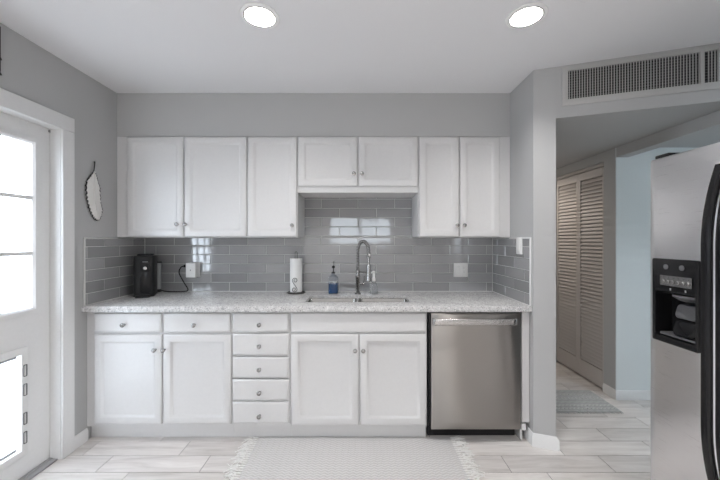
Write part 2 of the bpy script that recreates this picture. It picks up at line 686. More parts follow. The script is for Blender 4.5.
for z in (0.235, 0.345, 0.51, 0.62):
    rings(bm, [(py1 - .010, py1 + .010, z - .034, z + .034, .0125, .004), (py1 - .010, py1 + .010, z - .034, z + .034, .0165, .004),
               (py1 - .007, py1 + .007, z - .031, z + .031, .0165, .003), (py1 - .007, py1 + .007, z - .031, z + .031, .0125, .003)], fx, cap0=False, cap1=False)
struct('clip', bm, M['dgrey'], pet)
bm = B()
for z in (pz0 + .03, pz1 - .03):
    box(bm, XD - .013, XD - .004, py0 + .03, py1 - .03, z - .007, z + .007)
struct('magnet_strip', bm, M['grey'], pet)
bm = B()                                                       # dark weather seal round the leaf
box(bm, XD - .03, XD - .006, DY1 - .0045, DY1 - .001, 0.012, DZ)
box(bm, XD - .03, XD - .006, DY0, DY1 - .001, DZ - .0045, DZ - .001)
struct('seal', bm, M['grey'], door)
struct('latch', box(B(), XD, XD + .006, DY1 - .016, DY1 - .005, 2.04, 2.055, .001, 1), M['nickel'], door)

bm = B()                                                       # casing
cw = 0.078
for y0, y1, z0, z1 in ((DY1 - .006, DY1 + cw, 0, DZ - .006), (DY0 - cw, DY0 + .006, 0, DZ - .006), (DY0 - cw, DY1 + cw, DZ - .006, DZ + .088)):
    box(bm, XL + .0005, XL + .017, y0, y1, z0, z1, .003, 1)
struct('trim_1', bm, M['trim'])
bm = B()                                                       # jamb lining inside the opening
box(bm, XD + .002, XL, DY1 - .006, DY1 - .0005, 0, DZ - .006)
box(bm, XD + .002, XL, DY0 + .0005, DY0 + .006, 0, DZ - .006)
box(bm, XD + .002, XL, DY0 + .0005, DY1 - .0005, DZ - .006, DZ - .0005)
struct('trim_2', bm, M['trim'])
bm = B()
box(bm, -1.99, XL - .01, DY0 + .01, DY1 - .01, 0.0005, 0.010, .003, 1)
box(bm, -1.935, -1.915, DY0 + .01, DY1 - .01, 0.009, 0.014)
struct('trim_3', bm, M['grey'])

# ------------------------------------------------------------------ baseboards


def base_run(name, pts, h=0.085, t=0.013):
    """baseboard along a polyline; room side is to the left of travel"""
    bm = B()
    prof = [(0.0005, 0.0), (t, 0.0), (t, h * .78), (t * .55, h * .93), (t * .4, h), (0.0005, h)]
    n = len(pts)
    P = [Vector(p) for p in pts]
    rs = []
    for i in range(n):
        d0 = (P[i] - P[i - 1]).normalized() if i else None
        d1 = (P[i + 1] - P[i]).normalized() if i < n - 1 else None
        n0 = Vector((-d0.y, d0.x)) if d0 else None
        n1 = Vector((-d1.y, d1.x)) if d1 else None
        if n0 and n1:
            m = (n0 + n1).normalized()
            m = m / max(0.2, m.dot(n0))
        else:
            m = n0 or n1
        rs.append([bm.verts.new((P[i].x + m.x * a, P[i].y + m.y * a, z + .0005)) for a, z in prof])
    for a, b in zip(rs, rs[1:]):
        for k in range(len(prof)):
            bm.faces.new((a[k], a[(k + 1) % len(prof)], b[(k + 1) % len(prof)], b[k]))
    bm.faces.new(rs[0][::-1])
    bm.faces.new(rs[-1])
    return struct(name, bm, M['trim'])


base_run('baseboard_left', [(XL, 2.222), (XL, DY1 + cw)])
base_run('baseboard_wing', [(XW, 4.6), (XW, yv(XW)), (XR, yv(XR)), (XR, 2.27)])
base_run('baseboard_side_room', [(3.59, 2.79), (2.2, 2.79), (2.2, 2.93)][::1], h=0.08)
base_run('baseboard_left_rear', [(XL, DY0 - cw), (XL, YR)])

# ------------------------------------------------------------------ backsplash tiles
ZT = 0.924                    # countertop surface


def tile_panel(name, fn, rects, joint, pitch=0.318):
    """running-bond tiles in the (u,z) rectangles; fn maps (u,z,depth)"""
    bm = B()
    g = 0.0018
    for u0, u1, z0, z1 in rects:
        k = int(math.floor((z0 - ZT) / 0.08 + 1e-6))
        while ZT + k * 0.08 < z1 - 1e-4:
            a, b = max(z0, ZT + k * .08), min(z1, ZT + (k + 1) * .08)
            j = joint + (0 if k % 2 else pitch / 2)
            i = math.floor((u0 - j) / pitch)
            while j + i * pitch < u1:
                p, q = max(u0, j + i * pitch), min(u1, j + (i + 1) * pitch)
                if q - p > 0.012 and b - a > 0.008:
                    tx, tz = random.uniform(-.00025, .00025), random.uniform(-.0002, .0002)
                    lst = []
                    bv = 0.0022
                    for e, w in ((g, .001), (g, .0055), (g + bv, .0075)):
                        lst.append((p + e, q - e, a + e, b - e, w))
                    prev = None
                    for (uu0, uu1, zz0, zz1, w) in lst:
                        cs = []
                        for n_, (u, v) in enumerate(((uu0, zz0), (uu1, zz0), (uu1, zz1), (uu0, zz1))):
                            dw = tx * (1 if n_ in (1, 2) else -1) + tz * (1 if n_ > 1 else -1)
                            cs.append(bm.verts.new(fn(u, v, w + dw)))
                        if prev:
                            for k2 in range(4):
                                bm.faces.new((prev[k2], prev[(k2 + 1) % 4], cs[(k2 + 1) % 4], cs[k2]))
                        prev = cs
                    bm.faces.new(prev)
                i += 1
            k += 1
    nf = len(bm.faces)
    for u0, u1, z0, z1 in rects:
        rings(bm, [(u0, u1, z0, z1, .0003, 0), (u0, u1, z0, z1, .005, 0)], fn, cap0=False)
    bm.faces.ensure_lookup_table()
    for f in bm.faces[nf:]:
        f.material_index = 1
    return bm


ZU = 1.39                     # underside of the tall wall cabinets
bm = tile_panel('back', lambda u, v, w: (u, YB - w, v), [(XL + .009, XR - .009, ZT + .001, ZU - .001), (-0.484, 0.454, ZU - .001, 1.736)], -0.018)
struct('backsplash_back', bm, [M['tile'], M['grout']])
bm = tile_panel('left', lambda u, v, w: (XL + w, u, v), [(2.205, YB - .001, ZT + .001, ZU - .012)], 2.37, 0.30)
struct('backsplash_left', bm, [M['tile'], M['grout']])
bm = tile_panel('right', lambda u, v, w: (XR - w, u, v), [(2.2005, YB - .001, ZT + .001, ZU - .012)], 2.42, 0.30)
struct('backsplash_right', bm, [M['tile'], M['grout']])
bm = B()                      # white edging of the tiled side walls
box(bm, XL + .0005, XL + .010, 2.193, 2.2045, ZT + .001, ZU - .002, .002, 1)
box(bm, XL + .0005, XL + .010, 2.2045, 2.50, ZU - .0115, ZU - .002, .002, 1)
struct('trim_4', bm, M['grout'])
bm = B()
box(bm, XR - .010, XR - .0005, 2.1875, 2.2, ZT + .001, ZU - .002, .002, 1)
box(bm, XR - .010, XR - .0005, 2.2, 2.50, ZU - .0115, ZU - .002, .002, 1)
struct('trim_5', bm, M['trim'])

bm = B()                      # white caulk where tiles meet the counter and each other
box(bm, XL + .010, XR - .010, YB - .012, YB - .0078, ZT + .0004, ZT + .005)
for xa, xb_ in ((XL + .0078, XL + .012), (XR - .012, XR - .0078)):
    box(bm, xa, xb_, 2.2, YB - .012, ZT + .0004, ZT + .005)
    box(bm, xa, xb_, YB - .012, YB - .0078, ZT + .005, ZU - .002)
struct('trim_6', bm, M['grout'])

# ------------------------------------------------------------------ cabinets
fz = lambda Y: (lambda u, v, w: (u, Y - w, v))
T = 0.02


def panel_door(bm, u0, u1, v0, v1, Y, fw=0.052):
    r = lambda e, w: (u0 + e, u1 - e, v0 + e, v1 - e, w, 0)
    return rings(bm, [r(0, .0005), r(0, T - .007), r(.004, T - .0015), r(.009, T), r(fw - .008, T), r(fw - .004, T - .002),
                      r(fw + .006, T - .012), r(fw + .010, T - .013)], fz(Y))


def slab_front(bm, u0, u1, v0, v1, Y):
    r = lambda e, w: (u0 + e, u1 - e, v0 + e, v1 - e, w, 0)
    return rings(bm, [r(0, .0005), r(0, T - .008), r(.003, T - .004), r(.012, T), r(.016, T)], fz(Y))


def knob(parent, x, y, z):
    bm = B()
    prof = [(.0085, 0), (.0085, -.002), (.005, -.004), (.0048, -.012), (.009, -.016), (.0142, -.019), (.0155, -.0225), (.0135, -.0265), (.008, -.029), (.002, -.030)]
    lathe(bm, prof, (x, y, z), 'y', 18)
    return link('knob', bm, M['nickel'], parent)


def X(px, Y):
    return (px - 360) * Y / F


def Z(py, Y):
    return CZ + (240 - py) * Y / F


YU = 2.50                     # face of the wall cabinets (doors stand proud of it)


def wall_cabinet(label, x0, x1, z0, doors, group):
    t = thing('wall_cabinet', label, 'cabinet', ((x0 + x1) / 2, YU, z0), group)
    bm = B()
    box(bm, x0, x1, YU, YB - .0085, z0, ZS - .0005, .0015, 1)
    link('body', bm, M['cab'], t)
    for d0, d1, dz0, kx, kz in doors:
        bm = B()
        panel_door(bm, d0, d1, dz0, ZS - .007, YU)
        d = link('door', bm, M['cab'], t)
        knob(d, kx, YU - T, kz)
    return t


Yd = YU - T
xu = lambda p: X(p, Yd)
G = 'white wall cabinets over the counter'
wall_cabinet('tall white wall cabinet with two doors above the black coffee machine', XL + .001, xu(246.6), ZU,
             [(xu(126.7), xu(182.9), ZU + .006, xu(178), Z(224.5, Yd)), (xu(184.1), xu(246.2), ZU + .006, xu(185.6 + .6), Z(224.5, Yd))], G)
wall_cabinet('single-door tall white wall cabinet above the paper towel roll', xu(246.6) + .001, xu(297.2), ZU,
             [(xu(247.4), xu(296.6), ZU + .006, xu(292.4), Z(225.5, Yd))], G)
wall_cabinet('short white wall cabinet with two doors over the sink and faucet', xu(297.2) + .001, xu(418.6), Z(192.7, YU),
             [(xu(298), xu(357.4), Z(186, Yd), xu(354), Z(174, Yd)), (xu(358.6), xu(418), Z(186, Yd), xu(362), Z(174, Yd))], G)
wall_cabinet('tall white wall cabinet with two doors above the double outlet plate', xu(418.6) + .001, XR - .001, ZU,
             [(xu(419.4), xu(459), ZU + .006, xu(456.7), Z(225.3, Yd)), (xu(460.2), xu(500), ZU + .006, xu(463.9), Z(225.3, Yd))], G)

YF = 2.225                    # face of the base cabinets
YTK = 2.262                   # toe kick
ZB = 0.094                    # underside of the base cabinets
ZK = 0.8835                   # top of the base cabinets
Yb = YF - T
xb = lambda p: X(p, Yb)
zb = lambda p: Z(p, Yb)


def base_cabinet(name, label, x0, x1, doors, drawers, rails, stiles, group, closed=True):
    t = thing(name, label, 'cabinet', ((x0 + x1) / 2, YTK, 0), group)
    bm = B()
    y1 = YB - .002
    zs = ZT - .021
    box(bm, x0, x0 + .016, YF + .0182, y1, ZB, zs)
    box(bm, x1 - .016, x1, YF + .0182, y1, ZB, zs)
    box(bm, x0 + .016, x1 - .016, YF + .018, y1, ZB, ZB + .016)
    box(bm, x0 + .016, x1 - .016, y1 - .01, y1, ZB + .016, zs)
    link('body', bm, M['cab'], t)
    bm = B()                                       # face frame
    for s0, s1 in stiles:
        box(bm, s0, s1, YF, YF + .018, ZB, ZK)
    for r0, r1 in rails:
        for (a, b) in zip(stiles, stiles[1:]):
            box(bm, a[1], b[0], YF, YF + .018, r0, r1)
    link('face_frame', bm, M['cab'], t)
    link('toe_kick', box(B(), x0, x1, YTK, YTK + .016, 0.0008, ZB), M['cab'], t)
    for d0, d1, z0, z1, kx, kz in doors:
        d = link('door', panel_door(B(), d0, d1, z0, z1, YF), M['cab'], t)
        knob(d, kx, YF - T, kz)
    for d0, d1, z0, z1, k in drawers:
        d = link('drawer' if k else 'false_front', slab_front(B(), d0, d1, z0, z1, YF), M['cab'], t)
        if k:
            knob(d, k[0], YF - T, k[1])
    return t


rail3 = [(ZB, ZB + .03), (zb(335.5) , zb(331)), (ZK - .03, ZK)]
cx0, cx1, cx2, cx3 = XL + .001, xb(231.3), xb(289.9), xb(427.4)
base_cabinet('base_cabinet', 'white base cabinet with two drawers over two doors, under the coffee machine', cx0, cx1 - .0005,
             [(xb(93.5), xb(161.3), zb(424.5), zb(334.9), xb(155.6), zb(349.5)), (xb(163), xb(230.6), zb(424.5), zb(334.9), xb(164.6), zb(349.5))],
             [(xb(93.5), xb(160.8), zb(332.6), zb(313.7), (xb(124.4), zb(324.6))), (xb(163.2), xb(230), zb(332.6), zb(313.7), (xb(194.8), zb(324.6)))],
             rail3, [(cx0, xb(95.5)), (xb(159), xb(165)), (xb(228.5), cx1 - .0005)], 'white base cabinets')
ys = [(332.2, 313.6, 324.4), (355.5, 334.1, 345.7), (378, 357.4, 369), (400.9, 379.9, 392.2), (423.7, 402.4, 415.5)]
base_cabinet('drawer_cabinet', 'narrow white base cabinet with a stack of five drawers', cx1 + .0005, cx2 - .0005, [],
             [(xb(232.4), xb(288.7), zb(a), zb(b), (xb(259.8), zb(k))) for a, b, k in ys],
             [(ZB, ZB + .03)] + [(zb(a + 1.6), zb(a - .5)) for a, b, k in ys[:-1]] + [(ZK - .03, ZK)],
             [(cx1 + .0005, xb(234)), (xb(287), cx2 - .0005)], 'white base cabinets')
base_cabinet('sink_cabinet', 'white base cabinet with two doors and plain front panel below the sink', cx2 + .0005, cx3,
             [(xb(291), xb(358.6), zb(425.5), zb(334.3), xb(355.2), zb(350)), (xb(360), xb(426.6), zb(425.5), zb(334.3), xb(363.2), zb(350))],
             [(xb(291), xb(426.6), zb(332.6), zb(313.2), None)],
             rail3, [(cx2 + .0005, xb(293)), (xb(357), xb(361.5)), (xb(425), cx3)], 'white base cabinets')
# filler beside the dishwasher
t = thing('filler_panel', 'narrow white filler panel between dishwasher and wing wall', 'panel', (xb(525.5), YF, ZB), None)
link('strip', box(B(), xb(522.2), XR - .002, YF - .015, YF + .01, zb(423), ZK, .002, 1), M['cab'], t)
link('side_board', box(B(), xb(522.2), xb(522.2) + .016, YF + .011, YB - .01, 0.0008, ZK), M['cab'], t)
link('bracket', box(B(), xb(522.2), xb(522.2) + .03, YF - .012, YF + .008, zb(431), zb(424.5), .002, 1), M['trim'], t)

# ------------------------------------------------------------------ countertop and sink
YC = 2.18
SX0, SX1, SY0, SY1 = -0.397, 0.362, 2.335, 2.605
bm = B()
lo, fb_ = ZT - .02, YF + .0175
pr = [(YC, ZK + .0008), (fb_, ZK + .0008), (fb_, lo), (YB - .001, lo), (YB - .001, ZT), (YC, ZT)]
ends = [[bm.verts.new((x, y, z)) for y, z in pr] for x in (XL + .001, XR - .001)]
bm.faces.new(ends[0])
bm.faces.new(ends[1][::-1])
for k in range(6):
    bm.faces.new((ends[0][k], ends[0][(k + 1) % 6], ends[1][(k + 1) % 6], ends[1][k]))
bmesh.ops.recalc_face_normals(bm, faces=bm.faces)
top = link('countertop', bm, M['granite'])
c = rings(B(), [(SX0, SX1, SY0, SY1, ZK - .05, .03), (SX0, SX1, SY0, SY1, ZT + .05, .03)], lambda u, v, w: (u, v, w), n=5)
boolean_cut(top, [c])
bmt = B()
bmt.from_mesh(top.data)
es = [e for e in bmt.edges if len(e.link_faces) == 2 and e.calc_face_angle(0) > 1 and all(v.co.y < YC + .001 for v in e.verts) and abs(e.verts[0].co.z - e.verts[1].co.z) < 1e-5]
bmesh.ops.bevel(bmt, geom=es, offset=.004, segments=2, profile=.5, affect='EDGES')
bmt.to_mesh(top.data)
bmt.free()
for p in top.data.polygons:
    p.use_smooth = True
top.data.set_sharp_from_angle(angle=R(38))
tag(top, 'long speckled grey granite countertop over the base cabinets', 'countertop')

t = thing('kitchen_sink', 'stainless undermount double-bowl sink set into the granite countertop', 'sink', (-0.018, 2.47, ZK))
for a, b in ((SX0 - .008, -.030), (-.006, SX1 + .008)):
    bm = B()
    y0, y1 = SY0 - .008, SY1 + .008
    zt = ZT - .0215
    q = lambda e, z, r: (a + e, b - e, y0 + e, y1 - e, z, r)
    rings(bm, [q(-.010, zt - .003, .03), q(-.010, zt, .03), q(0, zt, .03), q(.003, zt - .006, .03), q(.008, zt - .16, .035), (a + .03, b - .03, y0 + .03, y1 - .03, zt - .185, .04),
               (a + .03, b - .03, y0 + .03, y1 - .03, zt - .188, .04), q(.005, zt - .16, .037), q(0, zt - .01, .032)], lambda u, v, w: (u, v, w), n=5, cap0=False, cap1=False)
    bm.verts.ensure_lookup_table()
    # floor of the bowl
    n = 24
    ring = [bm.verts[5 * n + k] for k in range(n)]
    bm.faces.new(ring)
    bw = link('bowl', bm, M['steel_sink'], t)
    bm = B()
    lathe(bm, [(.042, 0), (.042, .003), (.034, .004), (.030, .001)], ((a + b) / 2, (y0 + y1) / 2 + .02, zt - .1845), 'z', 24)
    link('drain', bm, M['chrome'], bw)

# ------------------------------------------------------------------ faucet
fb = Vector((-0.018, 2.675, ZT + .0005))
t = thing('faucet', 'tall spring pull-down kitchen faucet behind the sink', 'faucet', fb)
bm = B()
lathe(bm, [(.027, 0), (.027, .004), (.021, .010), (.018, .012), (.018, .135), (.020, .138), (.020, .150), (.014, .155), (.012, .17)], fb, 'z', 24)
link('body', bm, M['chrome'], t)
dv = Vector((.66, -.75, 0)).normalized()
rad = 0.066
zc = 0.352
path = []
for k in range(14):
    path.append(fb + Vector((0, 0, .16 + (zc - .16) * k / 14)))
for k in range(25):
    a = PI * k / 24
    path.append(fb + dv * (rad - rad * math.cos(a)) + Vector((0, 0, zc + rad * 1.25 * math.sin(a))))
endp = path[-1]
for k in range(1, 4):
    path.append(endp - Vector((0, 0, .012 * k)))
link('hose', tube(B(), path, .0065, 10), M['grey'], t)
# spring: a helix round the hose
L = [0]
for p, q in zip(path, path[1:]):
    L.append(L[-1] + (q - p).length)
hel = []
pitch = .0125
N = int(L[-1] / pitch * 10)
side = Vector((-dv.y, dv.x, 0))
for i in range(N + 1):
    s = L[-1] * i / N
    j = 0
    while j < len(L) - 2 and L[j + 1] < s:
        j += 1
    f = (s - L[j]) / (L[j + 1] - L[j])
    p = path[j].lerp(path[j + 1], f)
    tg = (path[j + 1] - path[j]).normalized()
    nn = side.cross(tg).normalized()
    a = 2 * PI * s / pitch
    hel.append(p + .0125 * (math.cos(a) * nn + math.sin(a) * side))
link('spring', tube(B(), hel, .0031, 6), M['chrome'], t)
e = path[-1]
bm = B()
lathe(bm, [(.012, .004), (.0145, 0), (.0145, -.012), (.008, -.016), (.0075, -.06), (.013, -.066), (.0145, -.074), (.0150, -.160), (.019, -.178), (.019, -.196), (.014, -.201)], e, 'z', 20)
link('spray_head', bm, M['chrome'], t)
bm = B()
za = fb.z + .185
tube(bm, [Vector((fb.x, fb.y, za)) + dv * .012, Vector((fb.x, fb.y, za)) + dv * (2 * rad - .016)], .006, 10)
lathe(bm, [(.0175, -.008), (.0175, .008)], Vector((fb.x, fb.y, za)) + dv * (2 * rad), 'z', 20)
lathe(bm, [(.0165, -.012), (.0165, .012)], (fb.x, fb.y, za), 'z', 20)
link('holder_arm', bm, M['chrome'], t)
bm = B()
lathe(bm, [(.011, .0), (.011, .03), (.009, .033)], (fb.x + .015, fb.y, fb.z + .085), 'x', 16)
tube(bm, [(fb.x + .040, fb.y, fb.z + .085), (fb.x + .050, fb.y - .005, fb.z + .105), (fb.x + .056, fb.y - .01, fb.z + .15)], [.006, .0055, .005], 10)
link('handle', bm, M['chrome'], t)

# ------------------------------------------------------------------ clear bottle with white top, behind the spray head
t = thing('glass_bottle', 'small clear bottle with white pump top, standing behind the spray head', 'bottle', (0.115, 2.72, ZT + .0005))
bm = B()
bx = (0.115, 2.72, ZT + .0008)
lathe(bm, [(.030, 0), (.033, .004), (.033, .06), (.028, .078), (.013, .09), (.013, .100)], bx, 'z', 24)
link('bottle_body', bm, M['clear'], t)
bm = B()
lathe(bm, [(.015, .1005), (.015, .125), (.0125, .130), (.0125, .172), (.0145, .174), (.0145, .184), (.008, .187)], bx, 'z', 18)
tube(bm, [(bx[0], bx[1], bx[2] + .178), (bx[0] - .02, bx[1] - .022, bx[2] + .177), (bx[0] - .024, bx[1] - .027, bx[2] + .168)], .005, 8)
link('pump', bm, M['plastic'], t)

# ------------------------------------------------------------------ blue dish soap dispenser
sp = Vector((-0.2226, 2.715, ZT + .0005))
t = thing('soap_dispenser', 'clear square soap bottle half full of blue liquid, beside the sink', 'soap dispenser', sp)
idf = lambda u, v, w: (sp.x + u, sp.y + v, sp.z + w)
sq = lambda h, w, r: (-h, h, -h, h, w, r)
bm = rings(B(), [sq(.034, 0, .01), sq(.038, .004, .012), sq(.038, .128, .012), sq(.034, .142, .014), sq(.020, .152, .0198), sq(.013, .156, .0129), sq(.013, .166, .0129)], idf, n=4)
link('bottle_body', bm, M['clear'], t)
bm = rings(B(), [sq(.031, .006, .009), sq(.0345, .009, .011), sq(.0345, .088, .011)], idf, n=4)
link('liquid', bm, M['soap'], t)
bm = B()
lathe(bm, [(.0155, .1665), (.0155, .178), (.006, .181)], sp, 'z', 18)
lathe(bm, [(.004, .182), (.004, .208)], sp, 'z', 12)
lathe(bm, [(.004, .208), (.011, .212), (.0135, .219), (.012, .227), (.004, .232)], sp, 'z', 18)
link('stopper', bm, M['black'], t)
bm = B()
tube(bm, smooth_path([sp + Vector((0, 0, .2325)), sp + Vector((0, 0, .25)), sp + Vector((.002, -.004, .262)), sp + Vector((.008, -.014, .272))], 5), [.0045] * 6 + [.004] * 5 + [.0028] * 5, 10)
link('spout', bm, M['chrome'], t)

# ------------------------------------------------------------------ paper towel
pc = Vector((-0.5376, 2.735, ZT + .0005))
t = thing('paper_towel_roll', 'white paper towel roll standing on the dark wire holder', 'paper towel', pc + Vector((0, 0, .012)))
bm = B()
lathe(bm, [(.020, .0125), (.050, .0125), (.0505, .016), (.0505, .288), (.050, .291), (.020, .291), (.020, .0125)], pc, 'z', 40, caps=False)
link('paper', bm, M['paper'], t)
lathe_bm = lathe(B(), [(.0185, .0125), (.0199, .0125), (.0199, .290), (.0185, .290), (.0185, .0125)], pc, 'z', 24, caps=False)
link('core', lathe_bm, plain('brown_cardboard', (.35, .27, .19), .9), t)
t = thing('paper_towel_holder', 'dark wire paper towel holder with an S scroll, on the counter', 'paper towel holder', pc)
circ = lambda r, z, n=32: [pc + Vector((r * math.cos(2 * PI * k / n), r * math.sin(2 * PI * k / n), z)) for k in range(n)]
bm = B()
tube(bm, circ(.072, .0055), .005, 8, closed=True)
for k in range(2):
    a = R(45 + 90 * k)
    d = Vector((math.cos(a), math.sin(a), 0)) * .07
    tube(bm, [pc + d + Vector((0, 0, .0055)), pc - d + Vector((0, 0, .0055))], .0035, 8)
link('base_ring', bm, M['iron'], t)
bm = B()
hp = [pc + Vector((-.009, 0, .006)), pc + Vector((-.009, 0, .29))] + [pc + Vector((-.009 * math.cos(a), 0, .335 + .012 * math.sin(a))) for a in [PI * k / 8 for k in range(9)]] + [pc + Vector((.009, 0, .29)), pc + Vector((.009, 0, .006))]
tube(bm, hp, .003, 8)
link('loop_post', bm, M['iron'], t)
bm = B()
# S scroll rising from the ring in front of the roll
yS = pc.y - .060
pts = []
for k in range(41):
    f = k / 40
    a, r = R(-300 + 500 * f), .005 + .018 * f
    pts.append(Vector((pc.x + .003 + r * math.cos(a), yS, pc.z + .112 + r * math.sin(a))))
for k in range(41):
    f = k / 40
    a, r = R(20 - 500 * f), .023 - .018 * f
    pts.append(Vector((pc.x - .003 + r * math.cos(a), yS, pc.z + .038 + r * math.sin(a))))
tube(bm, pts, .0024, 6)
tube(bm, [Vector((pc.x, yS, pc.z + .014)), pc + Vector((0, -.071, .006))], .0024, 6)
link('scroll', bm, M['iron'], t)

# ------------------------------------------------------------------ coffee machine
cc = Vector((-1.729, 2.62, ZT + .0005))
CR = R(24)                    # turned towards the room
cl = lambda p: Matrix.Rotation(-CR, 3, 'Z') @ (Vector(p) - cc) + cc
t = thing('coffee_machine', 'black pod coffee machine standing in the tiled counter corner', 'coffee machine', cc)
t.rotation_euler = (0, 0, CR)
cf = lambda u, v, w: (cc.x + u, cc.y + v, cc.z + w)
bm = B()
rr = lambda a, b, c, d, w, r: (a, b, c, d, w, r)
rings(bm, [rr(-.069, .069, -.09, .098, 0, .03), rr(-.073, .073, -.094, .102, .004, .032), rr(-.073, .073, -.094, .102, .016, .032),
           rr(-.071, .071, -.088, .10, .018, .03), rr(-.071, .071, -.088, .10, .31, .03), rr(-.067, .067, -.083, .096, .318, .03), rr(-.057, .057, -.07, .09, .321, .03)], cf, n=6)
link('body', bm, M['blackm'], t)
bm = B()
rings(bm, [rr(-.055, .055, -.055, .09, .3215, .04), rr(-.055, .055, -.055, .09, .330, .04), rr(-.048, .048, -.047, .082, .334, .035)], cf, n=6)
link('lid', bm, M['black'], t)
bm = B()
rings(bm, [rr(-.036, .036, .03, .285, .0005, .02), rr(-.036, .036, .03, .285, .006, .02), rr(-.032, .032, .034, .281, .008, .018)],
      lambda u, v, w: (cc.x + .014 + u, cc.y - .088 - w, cc.z + v), n=4)
fp = link('front_panel', bm, M['black'], t)
bm = B()
lathe(bm, [(.034, -.0085), (.034, -.016), (.030, -.018)], (cc.x + .016, cc.y - .088, cc.z + .230), 'y', 24)
lathe(bm, [(.013, -.018), (.014, -.034), (.011, -.037)], (cc.x + .018, cc.y - .088, cc.z + .226), 'y', 20)
link('spout', bm, M['black'], fp)
link('spout_cap', lathe(B(), [(.012, -.0375), (.0125, -.041), (.006, -.0425)], (cc.x + .018, cc.y - .088, cc.z + .228), 'y', 18), M['nickel'], fp)
bm = B()
for k in range(7):
    x = cc.x - .004 + k * .0052
    box(bm, x, x + .0036, cc.y - .0973, cc.y - .0963, cc.z + .272, cc.z + .2775)
link('wordmark', bm, M['grey'], fp)
bm = B()
rings(bm, [rr(-.05, .05, -.135, -.0945, .0, .02), rr(-.05, .05, -.135, -.0945, .018, .02), rr(-.046, .046, -.131, -.0945, .020, .018)], cf, n=5)
link('drip_tray', bm, M['blackm'], t)
bm = B()
rings(bm, [rr(.0, .094, .106, .150, .03, .018), rr(.0, .094, .106, .150, .25, .018)], cf, n=5)
wt = link('water_tank', bm, plain('smoky_clear_plastic', (.30, .31, .32), .15), t)
bm = B()
rings(bm, [rr(-.002, .095, .104, .152, .2505, .019), rr(-.002, .095, .104, .152, .263, .019)], cf, n=5)
link('tank_lid', bm, M['black'], wt)
link('tank_base', rings(B(), [rr(-.002, .095, .1025, .152, .006, .019), rr(-.002, .095, .1025, .152, .0295, .019)], cf, n=5), M['blackm'], t)
# cord up to the plug
ox, oz = X(192, 2.77), Z(270, 2.77)          # adapter box centre
cpts = [(-1.695, 2.765, ZT + .016), (-1.665, 2.778, ZT + .008), (-1.64, 2.775, ZT + .006), (X(172, 2.77), 2.772, ZT + .006), (X(184, 2.775), 2.775, ZT + .007), (X(187.5, 2.775), 2.782, ZT + .022),
        (X(183.5, 2.78), 2.782, Z(282, 2.78)), (X(179.3, 2.78), 2.778, Z(273, 2.78)), (X(180.6, 2.77), 2.774, Z(267.5, 2.77)), (X(184.5, 2.77), 2.772, Z(266, 2.77))]
cord = link('power_cord', tube(B(), smooth_path([cl(p) for p in cpts], 7), .0048, 8), M['black'], t)
bm = B()
lathe(bm, [(.007, -.022), (.012, -.016), (.013, 0)], (X(186.6, 2.77) - .0035, 2.772, Z(266, 2.77)), 'x', 14)
for v_ in bm.verts:
    v_.co = cl(v_.co)
link('plug', bm, M['black'], cord)

# ------------------------------------------------------------------ outlets
t = thing('outlet_adapter', 'white box-shaped outlet adapter on the tiles with a black cord plugged in', 'outlet', (ox, YB - .009, oz))
fw_ = lambda u, v, w: (u, YB - .0085 - w, v)
bm = B()
hw, hh = .0415, .062
rings(bm, [(ox - hw, ox + hw, oz - hh, oz + hh, 0, .006), (ox - hw, ox + hw, oz - hh, oz + hh, .062, .006), (ox - hw + .004, ox + hw - .004, oz - hh + .004, oz + hh - .004, .067, .004)], fw_, n=3)
ad = link('housing', bm, M['plastic'], t)
bm = B()
box(bm, ox - .004, ox + .004, YB - .0768, YB - .0758, oz - .006, oz + .006)
link('indicator', bm, M['grey'], t)
bm = B()
box(bm, ox - .036, ox + .05, YB - .014, YB - .0086, oz - .064, oz + .064, .002, 1)
link('cover_plate', bm, M['plastic'], t)

qx, qz = X(460.8, 2.81), Z(269.9, 2.81)
t = thing('wall_outlet', 'white double-gang plate with rocker switch and outlet on back wall tiles', 'outlet', (qx, YB - .009, qz))
bm = B()
rings(bm, [(qx - .061, qx + .061, qz - .061, qz + .061, 0, .006), (qx - .061, qx + .061, qz - .061, qz + .061, .004, .006), (qx - .057, qx + .057, qz - .057, qz + .057, .007, .004)], fw_, n=3)
link('cover_plate', bm, M['plastic'], t)
bm = B()
rings(bm, [(qx - .042, qx - .009, qz - .033, qz + .033, .0072, .002), (qx - .040, qx - .011, qz - .031, qz + .031, .010, .002)], fw_, n=2)
link('rocker', bm, M['plastic'], t)
bm = B()
rings(bm, [(qx + .009, qx + .042, qz - .033, qz + .033, .0072, .002), (qx + .011, qx + .040, qz - .031, qz + .031, .0095, .002)], fw_, n=2)
so = link('socket', bm, M['plastic'], t)
for s in (-1, 1):
    for dx in (-.006, .006):
        link('slot', box(B(), qx + .0255 + dx - .0012, qx + .0255 + dx + .0012, YB - .0186, YB - .0181, qz + s * .017 - .004, qz + s * .017 + .004), M['grey'], so)

sy, sz = 2.334, 1.334
t = thing('light_switch', 'white single switch plate on the tiled wing wall beside the counter', 'switch', (XR - .009, sy, sz))
fs_ = lambda u, v, w: (XR - .0085 - w, u, v)
bm = B()
rings(bm, [(sy - .040, sy + .040, sz - .066, sz + .055, 0, .006), (sy - .040, sy + .040, sz - .066, sz + .055, .005, .006), (sy - .036, sy + .036, sz - .062, sz + .051, .008, .004)], fs_, n=3)
link('cover_plate', bm, M['plastic'], t)
bm = B()
rings(bm, [(sy - .017, sy + .017, sz - .038, sz + .028, .0082, .002), (sy - .015, sy + .015, sz - .036, sz + .026, .012, .002)], fs_, n=2)
link('rocker', bm, M['plastic'], t)

